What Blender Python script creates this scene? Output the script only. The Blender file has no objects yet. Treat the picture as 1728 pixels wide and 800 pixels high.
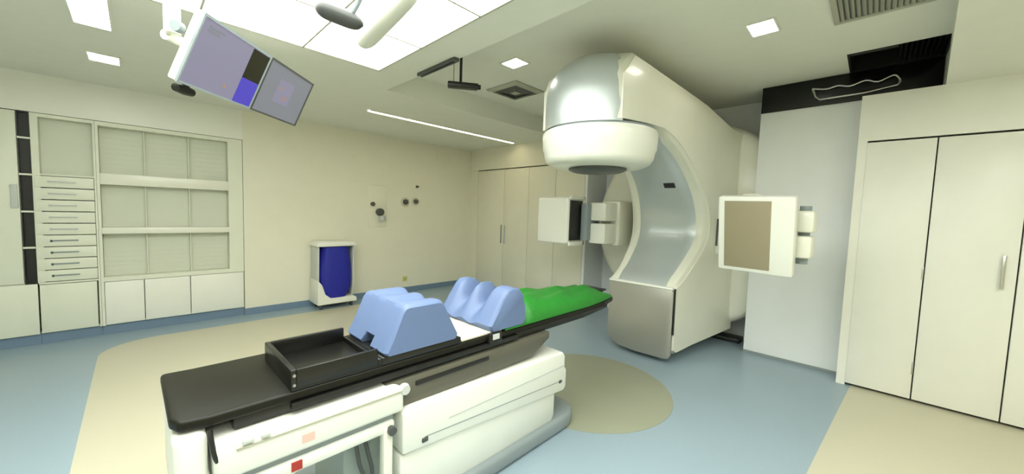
import bpy, bmesh, math, random
from mathutils import Vector, Matrix
random.seed(4)
S = bpy.context.scene
C = S.collection
PI = math.pi

# ------------------------------------------------------------------ camera, world, exposure
YAW, PITCH, ROLL, FPX, CAMH = -0.774569, -0.067370, 0.032702, 622.1, 1.40
fw = Vector((math.sin(YAW)*math.cos(PITCH), math.cos(YAW)*math.cos(PITCH), math.sin(PITCH)))
rt = fw.cross(Vector((0, 0, 1))).normalized()
up = rt.cross(fw)
r2 = math.cos(ROLL)*rt + math.sin(ROLL)*up
u2 = -math.sin(ROLL)*rt + math.cos(ROLL)*up
cd = bpy.data.cameras.new('camera')
cam = bpy.data.objects.new('camera', cd)
C.objects.link(cam)
cd.sensor_width = 36.0
cd.lens = FPX/1728*36.0
cd.clip_start = 0.01
cam.matrix_world = Matrix(((r2.x, u2.x, -fw.x, 0), (r2.y, u2.y, -fw.y, 0), (r2.z, u2.z, -fw.z, CAMH), (0, 0, 0, 1)))
S.camera = cam

W = bpy.data.worlds.new('world')
S.world = W
W.use_nodes = True
W.node_tree.nodes['Background'].inputs[0].default_value = (0.8, 0.85, 0.9, 1)
W.node_tree.nodes['Background'].inputs[1].default_value = 0.3
S.view_settings.view_transform = 'Standard'
S.view_settings.look = 'None'
S.view_settings.gamma = 1
S.view_settings.use_curve_mapping = False
S.view_settings.exposure = 0.35
E_PANEL, E_SPOT, E_STRIP, E_FILL = 6.0, 22.0, 10.0, 15.0

# ------------------------------------------------------------------ materials
def lin(c):
    return tuple((v/12.92 if v <= 0.04045 else ((v+0.055)/1.055)**2.4) for v in [x/255 for x in c])

def mat(name, rgb, rough=0.5, metal=0.0, var=0.03, scale=6.0, bump=0.0, coat=0.0, spec=0.5):
    m = bpy.data.materials.new(name)
    m.use_nodes = True
    nt = m.node_tree
    b = nt.nodes['Principled BSDF']
    b.inputs['Roughness'].default_value = rough
    b.inputs['Metallic'].default_value = metal
    b.inputs['Specular IOR Level'].default_value = spec
    b.inputs['Coat Weight'].default_value = coat
    c = lin(rgb)
    tc = nt.nodes.new('ShaderNodeTexCoord')
    nz = nt.nodes.new('ShaderNodeTexNoise')
    nz.inputs['Scale'].default_value = scale
    nz.inputs['Detail'].default_value = 3
    nt.links.new(tc.outputs['Object'], nz.inputs['Vector'])
    mx = nt.nodes.new('ShaderNodeMix')
    mx.data_type = 'RGBA'
    mx.inputs['A'].default_value = tuple(max(0, v*(1-var)) for v in c)+(1,)
    mx.inputs['B'].default_value = tuple(min(1, v*(1+var)) for v in c)+(1,)
    nt.links.new(nz.outputs['Fac'], mx.inputs['Factor'])
    nt.links.new(mx.outputs['Result'], b.inputs['Base Color'])
    if bump:
        bp = nt.nodes.new('ShaderNodeBump')
        bp.inputs['Strength'].default_value = bump
        bp.inputs['Distance'].default_value = 0.01
        n2 = nt.nodes.new('ShaderNodeTexNoise')
        n2.inputs['Scale'].default_value = scale*6
        nt.links.new(tc.outputs['Object'], n2.inputs['Vector'])
        nt.links.new(n2.outputs['Fac'], bp.inputs['Height'])
        nt.links.new(bp.outputs['Normal'], b.inputs['Normal'])
    return m

def emit(name, rgb, strength):
    m = bpy.data.materials.new(name)
    m.use_nodes = True
    b = m.node_tree.nodes['Principled BSDF']
    b.inputs['Base Color'].default_value = (0.8, 0.8, 0.8, 1) if strength > 2 else (0.03, 0.03, 0.035, 1)
    b.inputs['Emission Color'].default_value = lin(rgb)+(1,)
    b.inputs['Emission Strength'].default_value = strength
    return m

M = dict(
    cream=mat('cream_paint', (232, 229, 210), 0.55),
    ceil=mat('ceiling_paint', (230, 231, 220), 0.7),
    grey=mat('cool_grey_paint', (233, 236, 237), 0.5),
    storage=mat('storage_laminate', (226, 228, 211), 0.45),
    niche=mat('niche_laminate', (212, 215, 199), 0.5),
    lam=mat('white_laminate', (236, 236, 226), 0.35),
    gap=mat('dark_gap', (40, 40, 36), 0.7),
    white=mat('white_plastic', (232, 232, 218), 0.3, coat=0.2),
    white2=mat('bright_white_plastic', (232, 233, 224), 0.28, coat=0.2),
    silver=mat('silver_paint', (196, 203, 204), 0.36, 0.45, coat=0.2),
    silver2=mat('satin_silver_paint', (168, 167, 158), 0.34, 0.5),
    greym=mat('grey_plastic', (138, 148, 150), 0.45),
    darkg=mat('dark_grey_plastic', (74, 76, 74), 0.4),
    black=mat('black_plastic', (22, 22, 20), 0.35),
    carbon=mat('carbon_fibre', (24, 23, 15), 0.42, var=0.12, scale=60, spec=0.22),
    tray=mat('black_tray_plastic', (20, 20, 17), 0.3),
    bgloss=mat('black_glass', (10, 11, 11), 0.25, spec=0.4),
    chrome=mat('brushed_metal', (190, 190, 186), 0.28, 1.0),
    blue=mat('blue_vinyl', (98, 117, 156), 0.5, var=0.06),
    green=mat('green_vinyl', (30, 122, 34), 0.5, var=0.18, scale=12, bump=0.3),
    navy=mat('navy_bag_cloth', (24, 32, 148), 0.6, var=0.15, bump=0.3),
    brown=mat('taupe_detector_face', (150, 140, 114), 0.4),
    taupe=mat('carriage_taupe', (92, 90, 78), 0.45),
    sheet=mat('white_sheet', (205, 201, 184), 0.8),
    disc=mat('olive_disc_vinyl', (154, 157, 136), 0.45, var=0.05, scale=3),
    skirt=mat('blue_skirting', (112, 134, 156), 0.5),
    red=mat('red_label', (170, 50, 38), 0.5),
    pink=mat('pink_label', (232, 190, 178), 0.5),
    teal=mat('grey_green_bellows', (150, 162, 156), 0.55),
    vent=mat('vent_metal', (176, 176, 158), 0.5),
    ltgrey=mat('light_grey_plastic', (196, 200, 196), 0.4),
    led=emit('lamp_panel', (251, 255, 247), E_PANEL),
    room=emit('fill_lamp_panel', (251, 255, 247), E_FILL),  # glow of the added fill lamps out of view
    spot=emit('lamp_square', (255, 250, 236), E_SPOT),
    strip=emit('lamp_strip', (255, 240, 200), E_STRIP),
    scr_l=emit('screen_lavender', (176, 172, 200), 0.42),
    scr_g=emit('screen_grey', (166, 170, 178), 0.40),
    scr_b=emit('screen_blue', (74, 50, 226), 0.5),
    scr_k=mat('screen_black', (30, 28, 16), 0.3),
    scr_o=emit('screen_orange', (226, 178, 140), 0.4),
    yellow=mat('yellow_tag', (216, 208, 110), 0.5),
)

def floor_material():
    m = bpy.data.materials.new('vinyl_floor')
    m.use_nodes = True
    nt = m.node_tree
    b = nt.nodes['Principled BSDF']
    b.inputs['Roughness'].default_value = 0.32
    b.inputs['Specular IOR Level'].default_value = 0.45
    L = nt.links.new
    tc = nt.nodes.new('ShaderNodeTexCoord')
    sp = nt.nodes.new('ShaderNodeSeparateXYZ')
    geo = nt.nodes.new('ShaderNodeNewGeometry')
    L(geo.outputs['Position'], sp.inputs[0])
    def mth(op, a, bb=None):
        n = nt.nodes.new('ShaderNodeMath')
        n.operation = op
        for i, v in enumerate((a, bb)):
            if v is None: continue
            if isinstance(v, (int, float)): n.inputs[i].default_value = v
            else: L(v, n.inputs[i])
        return n.outputs[0]
    # left beige field: rounded rectangle
    x0, x1, y0, y1, r = -5.22, -1.95, -0.27, 2.75, 0.42
    qx = mth('MAXIMUM', mth('SUBTRACT', mth('ABSOLUTE', mth('SUBTRACT', sp.outputs[0], (x0+x1)/2)), (x1-x0)/2-r), 0.0)
    qy = mth('MAXIMUM', mth('SUBTRACT', mth('ABSOLUTE', mth('SUBTRACT', sp.outputs[1], (y0+y1)/2)), (y1-y0)/2-r), 0.0)
    d = mth('SQRT', mth('ADD', mth('MULTIPLY', qx, qx), mth('MULTIPLY', qy, qy)))
    left = mth('LESS_THAN', d, r)
    right = mth('GREATER_THAN', mth('SUBTRACT', sp.outputs[0], mth('MULTIPLY', sp.outputs[1], 0.0714)), -0.356)
    fac = mth('MAXIMUM', left, right)
    nz = nt.nodes.new('ShaderNodeTexNoise')
    nz.inputs['Scale'].default_value = 180
    L(tc.outputs['Object'], nz.inputs['Vector'])
    mx = nt.nodes.new('ShaderNodeMix')
    mx.data_type = 'RGBA'
    mx.inputs['A'].default_value = lin((154, 173, 185))+(1,)
    mx.inputs['B'].default_value = lin((207, 202, 178))+(1,)
    L(fac, mx.inputs['Factor'])
    m2 = nt.nodes.new('ShaderNodeMix')
    m2.data_type = 'RGBA'
    m2.blend_type = 'MULTIPLY'
    m2.inputs['Factor'].default_value = 0.12
    L(mx.outputs['Result'], m2.inputs['A'])
    L(nz.outputs['Color'], m2.inputs['B'])
    L(m2.outputs['Result'], b.inputs['Base Color'])
    return m
M['floor'] = floor_material()

# ------------------------------------------------------------------ mesh helpers
WL = {}                                   # world origin of every object built here

class B:
    """collects shapes, in world coordinates, that become one mesh"""
    def __init__(s):
        s.bm = bmesh.new()
    def add(s, other):
        me = bpy.data.meshes.new('tmp')
        other.to_mesh(me)
        other.free()
        s.bm.from_mesh(me)
        bpy.data.meshes.remove(me)
        return s
    def box(s, x0, x1, y0, y1, z0, z1, bev=0.0, seg=2, mtx=None):
        t = bmesh.new()
        bmesh.ops.create_cube(t, size=1)
        for v in t.verts:
            v.co = Vector(((x0+x1)/2+v.co.x*(x1-x0), (y0+y1)/2+v.co.y*(y1-y0), (z0+z1)/2+v.co.z*(z1-z0)))
        if bev:
            bmesh.ops.bevel(t, geom=t.edges[:], offset=bev, segments=seg, affect='EDGES', profile=0.5)
        if mtx: t.transform(mtx)
        return s.add(t)
    def prism(s, pts, axis, a, b, bev=0.0, seg=2, mtx=None):
        """polygon pts in the two other axes (cyclic order xyz), swept along axis from a to b"""
        t = bmesh.new()
        def P(p, w):
            return {'x': (w, p[0], p[1]), 'y': (p[0], w, p[1]), 'z': (p[0], p[1], w)}[axis]
        va = [t.verts.new(P(p, a)) for p in pts]
        vb = [t.verts.new(P(p, b)) for p in pts]
        n = len(pts)
        t.faces.new(va)
        t.faces.new(vb[::-1])
        for i in range(n):
            t.faces.new((va[i], vb[i], vb[(i+1) % n], va[(i+1) % n]))
        bmesh.ops.recalc_face_normals(t, faces=t.faces[:])
        if bev:
            bmesh.ops.bevel(t, geom=t.edges[:], offset=bev, segments=seg, affect='EDGES', profile=0.5)
        if mtx: t.transform(mtx)
        return s.add(t)
    def lathe(s, prof, c, axis='z', n=64, a0=0.0, a1=2*PI, mtx=None):
        """profile of (radius, height) turned about an axis through c"""
        t = bmesh.new()
        full = abs(a1-a0-2*PI) < 1e-6
        k = n if full else n+1
        rings = []
        for r, h in prof:
            row = []
            for i in range(k):
                a = a0+(a1-a0)*i/n
                q = (r*math.cos(a), r*math.sin(a))
                p = {'z': (q[0], q[1], h), 'y': (q[0], h, q[1]), 'x': (h, q[0], q[1])}[axis]
                row.append(t.verts.new(Vector(p)+Vector(c)))
            rings.append(row)
        for j in range(len(rings)-1):
            for i in range(n):
                i2 = (i+1) % k
                try: t.faces.new((rings[j][i], rings[j][i2], rings[j+1][i2], rings[j+1][i]))
                except ValueError: pass
        bmesh.ops.remove_doubles(t, verts=t.verts[:], dist=1e-5)
        if full:
            for e in [e for e in t.edges if e.is_boundary]:
                pass
            bmesh.ops.holes_fill(t, edges=[e for e in t.edges if e.is_boundary], sides=0)
        bmesh.ops.recalc_face_normals(t, faces=t.faces[:])
        if mtx: t.transform(mtx)
        return s.add(t)
    def tube(s, pts, r, n=10, closed=False):
        pts = [Vector(p) for p in pts]
        t = bmesh.new()
        rings = []
        m = len(pts)
        for i, p in enumerate(pts):
            a = pts[(i-1) % m] if (closed or i > 0) else p
            b = pts[(i+1) % m] if (closed or i < m-1) else p
            d = (b-a).normalized()
            u = d.orthogonal().normalized() if not rings else (lu-d*lu.dot(d)).normalized()
            lu = u
            w = d.cross(u)
            rings.append([t.verts.new(p+r*(math.cos(2*PI*k/n)*u+math.sin(2*PI*k/n)*w)) for k in range(n)])
        for i in range(m if closed else m-1):
            A, Bq = rings[i], rings[(i+1) % m]
            for k in range(n):
                t.faces.new((A[k], A[(k+1) % n], Bq[(k+1) % n], Bq[k]))
        if not closed:
            t.faces.new(rings[0][::-1])
            t.faces.new(rings[-1])
        bmesh.ops.recalc_face_normals(t, faces=t.faces[:])
        return s.add(t)
    def grid(s, rows, close_u=False, caps=False):
        """rows of points joined into a skin"""
        t = bmesh.new()
        V = [[t.verts.new(p) for p in r] for r in rows]
        n = len(rows[0])
        for j in range(len(V)-1):
            for i in range(n if close_u else n-1):
                t.faces.new((V[j][i], V[j][(i+1) % n], V[j+1][(i+1) % n], V[j+1][i]))
        if caps:
            t.faces.new(V[0])
            t.faces.new(V[-1][::-1])
        bmesh.ops.recalc_face_normals(t, faces=t.faces[:])
        return s.add(t)

def obj(name, b, m, parent=None, smooth=35, label=None):
    bm = b.bm
    vs = [v.co for v in bm.verts]
    lo = Vector([min(v[i] for v in vs) for i in range(3)])
    hi = Vector([max(v[i] for v in vs) for i in range(3)])
    o0 = Vector(((lo.x+hi.x)/2, (lo.y+hi.y)/2, lo.z))
    bmesh.ops.translate(bm, verts=bm.verts[:], vec=-o0)
    me = bpy.data.meshes.new(name)
    bm.to_mesh(me)
    bm.free()
    for x in (m if isinstance(m, (list, tuple)) else [m]):
        me.materials.append(M[x])
    if smooth:
        for p in me.polygons: p.use_smooth = True
        me.set_sharp_from_angle(angle=math.radians(smooth))
    o = bpy.data.objects.new(name, me)
    C.objects.link(o)
    if parent:
        o.parent = parent
        o.location = o0-WL[parent.name]
    else:
        o.location = o0
    WL[o.name] = o0
    if label: o['label'] = label
    return o

def tag(o, label, cat, group=None):
    o['label'] = label
    o['category'] = cat
    if group: o['group'] = group
    return o

def thing(name, label, cat, loc, group=None):
    o = bpy.data.objects.new(name, None)
    o.empty_display_size = 0.1
    C.objects.link(o)
    o.location = loc
    WL[o.name] = Vector(loc)
    return tag(o, label, cat, group)

def struct(name, b, m, smooth=0):
    o = obj(name, b, m, None, smooth)
    o['kind'] = 'structure'
    return o

def bx(*a, **k):
    return B().box(*a, **k)

def catmull(pts, n=5):
    out = []
    P = [Vector(p) for p in pts]
    for i in range(len(P)-1):
        p0, p1, p2, p3 = P[max(i-1, 0)], P[i], P[i+1], P[min(i+2, len(P)-1)]
        for k in range(n):
            t = k/n
            out.append(0.5*((2*p1)+(p2-p0)*t+(2*p0-5*p1+4*p2-p3)*t*t+(3*p1-p0-3*p2+p3)*t**3))
    out.append(P[-1])
    return out

# ------------------------------------------------------------------ room shell
XL, XR, YB, YF = -5.55, 3.2, 4.49, -2.6
ZL, ZH, ZS = 2.52, 2.733, 2.46
CX0, CX1, CY0 = -3.40, 0.31, 1.705        # the raised bay above the machine
struct('floor', bx(XL-0.3, XR, YF, 6.0, -0.1, 0.0), 'floor')
# storage unit recess behind y < 0.93, plain cream wall beyond
struct('wall_left', B().box(XL-0.3, XL-0.005, YF, -1.452, 0, 2.17).box(XL-0.2, XL, 0.93, 5.1, 0, 2.8).box(XL-0.5, XL-0.3, YF, 0.95, 0, 2.8).box(XL-0.3, XL-0.2, 0.93, 1.0, 0, 2.8), 'cream')
struct('trim_1', bx(XL-0.3, XL, YF, 0.93, 2.17, 2.60), 'lam')
struct('wall_near', bx(XL-0.5, XR, YF-0.1, YF, 0, 2.8), 'cream')
struct('wall_right', bx(XR, XR+0.1, YF-0.1, 6.0, 0, 2.8), 'cream')
struct('wall_back', B().box(-0.90, 3.2, YB, YB+0.08, 0, 2.9), 'grey')
struct('wall_recess', B().box(-2.93, -0.12, 5.00, 5.10, 0, 2.9), 'grey')
struct('wall_recess_end', bx(-0.2, -0.12, YB+0.08, 5.0, 0, 2.9), 'grey')
struct('wall_recess_side', bx(-2.972, -2.93, YB, 5.0, 0, 2.9), 'grey')
struct('wall_fascia', bx(XL, -2.97, YB-0.02, 5.1, 2.150, 2.8), 'cream')
struct('ceiling', B().box(XL-0.3, CX0, YF, 5.8, ZL, 2.95).box(CX0, CX1, YF, CY0, ZL, 2.95).box(CX1, XR, YF, CY0, ZL, 2.95), 'ceil')
struct('ceiling_soffit', B().prism([(CX1, YB), (CX1, 4.27), (0.143, CY0), (XR, CY0), (XR, YB)], 'z', ZS, 2.95), 'ceil')
# raised bay ceiling with an opening by the back wall
struct('ceiling_bay', B().box(CX0, CX1, CY0, 3.985, ZH, 2.93).box(CX0, -0.25, 3.985, YB, ZH, 2.93).box(CX0, CX1, YB, 5.85, ZH, 2.93), 'ceil')
struct('baseboard_left', bx(XL, XL+0.012, 0.93, 4.47, 0, 0.085), 'skirt')
struct('baseboard_back', bx(-0.90, -0.146, YB-0.012, YB, 0, 0.03), 'greym')

# ------------------------------------------------------------------ treatment machine
GX, GZ = -1.61, 1.31
GR = 1.27
gantry = thing('radiotherapy_machine', 'white and silver radiotherapy machine with a big rounded head above the couch end', 'medical machine', (GX, 4.0, 0))

def gw(y):
    t = min(max((y-3.5)/1.1, 0), 1)
    return 0.345+0.20*t**1.7
inner = catmull([(0, 3.50, .735), (0, 3.68, .815), (0, 3.86, .945), (0, 4.03, 1.10), (0, 4.10, 1.25), (0, 4.08, 1.43), (0, 3.98, 1.63), (0, 3.80, 1.82), (0, 3.55, 1.98), (0, 3.28, 2.075), (0, 3.01, 2.12)], 4)
NI = len(inner)
cen = Vector((0, 3.25, 1.42))
def loop(u):
    """side profile of the C-shaped arm at cross position u (-1..1): list of points"""
    au = abs(u)
    pts = []
    def P(y, z, o=0.0):
        x = u*gw(y)
        pts.append(Vector((GX+x, y, z)))
    def zt(y):
        x = u*gw(y)
        return GZ+math.sqrt(GR*GR-min(x*x, 1.2))
    def zb(y):
        x = u*gw(y)
        return GZ-math.sqrt((GR-0.01)**2-min(x*x, 1.2))
    edge = 1.0 if au > 0.97 else 0.0
    P(2.30+0.015*edge, 2.06); P(2.30+0.015*edge, 2.36)
    P(2.34+0.03*edge, zt(2.34)-0.09-0.03*edge); P(2.46, zt(2.46)-0.015*edge)
    for y in (2.7, 3.0, 3.3, 3.6, 3.9, 4.2, 4.4, 4.62): P(y, zt(y)-0.012*edge-0.13*min(max((y-3.75)/0.65, 0), 1)**1.3)
    P(4.62, 1.9); P(4.62, 1.3); P(4.62, 0.7)
    for y in (4.62, 4.4, 4.2, 3.9, 3.7, 3.58): P(y, zb(y)+0.012*edge)
    P(3.515, zb(3.51)+0.05); P(3.505, 0.4); P(3.50, 0.69)
    for k, p in enumerate(inner):
        off = 0.0
        if au < 0.90:
            off = 0.05
        elif au < 0.97:
            off = 0.035
        d = (cen-p).normalized()*off*min(1, k/3+0.1)*(1 if k < NI-3 else 0.4)
        P(p.y+d.y, p.z+d.z)
    P(2.7, 2.10)
    return pts
us = [-1, -0.975, -0.93, -0.80, -0.5, -0.2, 0.2, 0.5, 0.80, 0.93, 0.975, 1]
obj('arm', B().grid([loop(u) for u in us], close_u=True, caps=True), 'white', gantry, smooth=40)
# silver lining of the curve
rows = []
for u in (-0.72, -0.68, -0.4, 0, 0.4, 0.68, 0.72):
    row = []
    for k, p in enumerate(inner):
        d = (cen-p).normalized()*(0.054 if abs(u) < 0.7 else 0.045)*min(1, k/3+0.1)*(1 if k < NI-3 else 0.4)
        row.append(Vector((GX+u*gw(p.y)*1.03, p.y+d.y, p.z+d.z)))
    rows.append(row)
b = B().grid(rows)
bmesh.ops.solidify(b.bm, geom=b.bm.faces[:], thickness=-0.012)
obj('curved_panel', b, 'silver', gantry, smooth=50, label='silver curved inner lining')
obj('sensor_slot', bx(-0.055, 0.055, -0.03, 0.03, -0.016, 0.016, mtx=Matrix.Translation((-1.52, 3.836, 1.732)) @ Matrix.Rotation(math.radians(-45), 4, 'X')), 'black', gantry, label='small black slot')
# silver lower front panel
cw = B().prism([(GX-0.335, 0.20), (GX-0.32, 0.14), (GX-0.28, 0.095), (GX-0.2, 0.065), (GX-0.05, 0.048), (GX+0.25, 0.052), (GX+0.31, 0.062), (GX+0.33, 0.10), (GX+0.33, 0.70), (GX+0.31, 0.725), (GX-0.335, 0.725)], 'y', 3.475, 3.51, 0.008)
obj('counterweight_panel', cw, 'silver2', gantry, label='satin silver lower front panel')
obj('panel_gap', bx(GX+0.331, GX+0.3435, 3.482, 3.502, 0.30, 0.735), 'black', gantry, label='thin dark gap beside the lower panel')
obj('panel_lip', bx(GX-0.335, GX+0.325, 3.465, 3.56, 0.722, 0.745, bev=0.008), 'white2', gantry)
# big drum the arm turns on
dr = [(0.3, 4.57), (1.06, 4.57), (1.13, 4.585), (1.175, 4.62), (1.195, 4.68), (1.20, 4.88), (1.17, 4.92), (0.3, 4.92)]
obj('rotating_drum', B().lathe(dr, (GX, 0, GZ), 'y', 96), 'white', gantry, smooth=40)
obj('stand', B().box(GX-0.8, GX+0.8, 4.90, 4.985, 0.0, 2.3, bev=0.02), 'ltgrey', gantry)
obj('floor_plinth', bx(GX-0.75, GX+0.62, 4.72, 4.985, 0.0, 0.05, bev=0.01), 'black', gantry)
# head: silver dome, white collimator drum, dark face
HX, HY = -1.605, 2.585
dome = [(0.425, 2.045), (0.427, 2.16), (0.425, 2.26)]
for k in range(1, 11):
    a = k/10*PI/2
    dome.append((0.17+0.255*math.cos(a), 2.26+0.315*math.sin(a)))
dome += [(0.05, 2.577), (0.0, 2.577)]
obj('head_dome', B().lathe(dome, (HX, HY, 0), 'z', 60, math.radians(-142), math.radians(-37)), 'silver', gantry, smooth=40, label='silver rounded head cover')
obj('seam_ring', B().lathe([(0.40, 2.028), (0.418, 2.028), (0.418, 2.046), (0.40, 2.046)], (HX, HY, 0), 'z', 80), 'greym', gantry)
col = [(0.30, 2.03), (0.432, 2.03), (0.44, 2.02), (0.442, 1.99), (0.437, 1.90), (0.428, 1.885), (0.418, 1.83), (0.395, 1.795), (0.355, 1.775), (0.22, 1.765), (0.20, 1.765)]
col_o = obj('collimator', B().lathe(col, (HX, HY, 0), 'z', 80), 'white2', gantry, smooth=40)
obj('collimator_face', B().lathe([(0.225, 1.768), (0.225, 1.752), (0.19, 1.738), (0.0, 1.735)], (HX, HY, 0), 'z', 64), 'darkg', gantry, label='dark round collimator face')
# detector panel on its folding arm (right)
bxs = Matrix(((0.9984, 0.003, 0.056, -0.609), (-0.054, -0.211, 0.976, 3.095), (-0.015, 0.977, 0.209, 1.288), (0, 0, 0, 1)))
xd = Vector((0.9984, -0.054, -0.015)).normalized()
yd = Vector((0.003, -0.211, 0.977))
yd = (yd-xd*yd.dot(xd)).normalized()
zd = xd.cross(yd)                        # towards the camera side
DM = Matrix(((xd.x, yd.x, zd.x, -0.609), (xd.y, yd.y, zd.y, 3.095), (xd.z, yd.z, zd.z, 1.288), (0, 0, 0, 1)))
Wd, Hd = 0.47, 0.56
det = obj('imaging_detector', bx(-Wd/2, Wd/2, -Hd/2, Hd/2, -0.085, 0.0, bev=0.012, mtx=DM), 'white2', gantry)
obj('detector_face', bx(-Wd/2+0.043, -Wd/2+0.335, -Hd/2+0.03, Hd/2-0.03, -0.004, 0.004, bev=0.002, mtx=DM), 'brown', det, label='flat taupe imaging surface')
obj('arm_joint', bx(-0.41, -0.288, 3.21, 3.42, 1.325, 1.475, bev=0.02), 'white', gantry)
obj('arm_joint', bx(-0.41, -0.292, 3.21, 3.42, 1.145, 1.300, bev=0.02), 'white', gantry)
obj('joint_pin', B().lathe([(0.035, 1.10), (0.035, 1.51), (0, 1.51)], (-0.35, 3.31, 0), 'z', 20), 'greym', gantry)
def slab_arm(p, q, w, h):
    p, q = Vector(p), Vector(q)
    d = q-p
    L = d.length
    dx = d.normalized()
    dz = Vector((0, 0, 1))
    dy = dz.cross(dx)
    mm = Matrix(((dx.x, dy.x, 0, p.x), (dx.y, dy.y, 0, p.y), (0, 0, 1, p.z), (0, 0, 0, 1)))
    return bx(-0.04, L+0.04, -w/2, w/2, -h/2, h/2, bev=0.025, mtx=mm)
obj('folding_arm', slab_arm((-0.42, 3.34, 1.40), (-0.78, 3.75, 1.50), 0.12, 0.16), 'white', gantry)
obj('folding_arm', slab_arm((-0.78, 3.75, 1.53), (-1.02, 4.58, 1.53), 0.15, 0.20), 'white', gantry)
obj('folding_arm', slab_arm((-0.42, 3.34, 1.22), (-0.88, 4.05, 1.19), 0.11, 0.14), 'white', gantry)
obj('arm_mount', bx(-1.20, -0.98, 4.22, 4.66, 1.02, 1.62, bev=0.04, seg=3), 'white2', gantry)
obj('mount_slot', bx(-1.165, -1.145, 4.212, 4.224, 1.12, 1.40), 'darkg', gantry, label='dark vertical slot')
# x-ray source on its arm (left)
src = obj('xray_source', bx(-3.00, -2.53, 3.50, 3.80, 1.04, 1.60, bev=0.035, seg=3), 'white2', gantry)
obj('source_window', bx(-2.533, -2.515, 3.53, 3.77, 1.09, 1.56, bev=0.004), 'black', src, label='black narrow window strip')
obj('source_rim', B().box(-2.520, -2.495, 3.50, 3.80, 1.03, 1.075, bev=0.006).box(-2.520, -2.495, 3.50, 3.80, 1.575, 1.61, bev=0.006).box(-2.520, -2.495, 3.765, 3.80, 1.03, 1.61, bev=0.006), 'white2', src)
obj('arm_joint', bx(-2.44, -2.22, 3.80, 4.10, 1.33, 1.545, bev=0.02), 'white2', gantry)
obj('arm_joint', bx(-2.44, -2.22, 3.80, 4.10, 1.06, 1.30, bev=0.02), 'white2', gantry)
obj('folding_arm', bx(-2.505, -2.41, 3.72, 3.98, 1.09, 1.53, bev=0.015), 'greym', gantry)
obj('folding_arm', bx(-2.44, -2.18, 4.06, 4.66, 1.03, 1.58, bev=0.03), 'white', gantry)

# floor disc under the couch end
tag(obj('floor_turntable', B().lathe([(0.665, 0.0), (0.665, 0.003), (0.655, 0.005), (0.0, 0.005)], (-1.60, 2.55, 0), 'z', 96), 'disc'),
    'round olive beige turntable plate set in the blue floor under the machine head', 'floor plate')

# ------------------------------------------------------------------ couch
couch = thing('treatment_couch', 'long treatment couch with black top on a white pedestal in the foreground', 'couch', (-1.64, 1.3, 0))
TX0, TX1 = -1.865, -1.40
top = B().prism([(TX0-0.008, 0.06), (TX0, 0.048), (TX1-0.06, 0.052), (TX1-0.015, 0.07), (TX1, 0.14), (TX1, 2.45), (TX1-0.05, 2.66), (TX1-0.10, 2.70), (TX0+0.10, 2.70), (TX0+0.05, 2.66), (TX0, 2.45), (TX0, 0.14)], 'z', 0.715, 0.75, 0.010, 3)
obj('tabletop', top, 'carbon', couch, smooth=40)
obj('top_frame', B().prism([(TX0+0.03, 0.20), (TX1-0.015, 0.20), (TX1-0.015, 2.2), (TX1-0.06, 2.6), (TX0+0.06, 2.6), (TX0+0.03, 2.2)], 'z', 0.672, 0.716, 0.008), 'black', couch)
obj('side_rail', bx(TX1-0.012, TX1+0.012, 0.36, 1.50, 0.688, 0.712, bev=0.004), 'black', couch)
obj('carriage', B().prism([(0.70, 0.55), (1.62, 0.55), (1.78, 0.63), (1.78, 0.672), (0.70, 0.672)], 'x', TX0+0.05, TX1+0.015, 0.01), 'taupe', couch)
obj('carriage_slot', bx(TX1+0.012, TX1+0.022, 0.84, 1.27, 0.628, 0.648, bev=0.003), 'black', couch, label='black slot in carriage side')
obj('carriage_knob', B().lathe([(0.022, 0), (0.026, 0.012), (0.02, 0.03), (0, 0.03)], (TX1+0.012, 0.78, 0.635), 'x', 20), 'ltgrey', couch)
# front upper housing under the foot end
hs = obj('front_housing', B().prism([(0.145, 0.545), (0.775, 0.545), (0.775, 0.645), (0.74, 0.668), (0.145, 0.668)], 'x', -1.90, -1.362, 0.014, 3), 'white2', couch)
obj('housing_groove', bx(-1.366, -1.357, 0.20, 0.76, 0.634, 0.640), 'vent', hs)
obj('housing_button', bx(-1.364, -1.354, 0.215, 0.245, 0.645, 0.66, bev=0.003), 'ltgrey', hs)
obj('housing_button', bx(-1.364, -1.354, 0.265, 0.290, 0.645, 0.66, bev=0.003), 'ltgrey', hs)
obj('warning_label', bx(-1.364, -1.3595, 0.385, 0.425, 0.575, 0.605), 'pink', hs, label='small faded pink label')
obj('end_housing', B().box(-1.86, -1.385, 0.055, 0.135, 0.42, 0.708, bev=0.02, seg=3), 'white2', couch)
obj('control_cable', B().tube(catmull([(-1.385, 0.14, 0.715), (-1.372, 0.142, 0.68), (-1.368, 0.150, 0.63), (-1.375, 0.165, 0.585), (-1.372, 0.17, 0.55)], 5), 0.007), 'black', couch, label='thin black cable')
lr = obj('lower_rail', bx(-1.88, -1.368, 0.15, 0.735, 0.475, 0.520, bev=0.008), 'white2', couch)
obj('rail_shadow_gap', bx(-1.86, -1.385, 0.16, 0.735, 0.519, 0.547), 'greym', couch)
obj('stop_label', bx(-1.3695, -1.362, 0.352, 0.385, 0.485, 0.515), 'red', lr, label='small red square label')
obj('support_post', B().box(-1.405, -1.36, 0.685, 0.725, 0.06, 0.50, bev=0.008), 'white', couch)
obj('post_hinge', B().lathe([(0.018, -0.01), (0.018, 0.012), (0, 0.012)], (-1.356, 0.715, 0.487), 'x', 18), 'darkg', couch)
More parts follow.
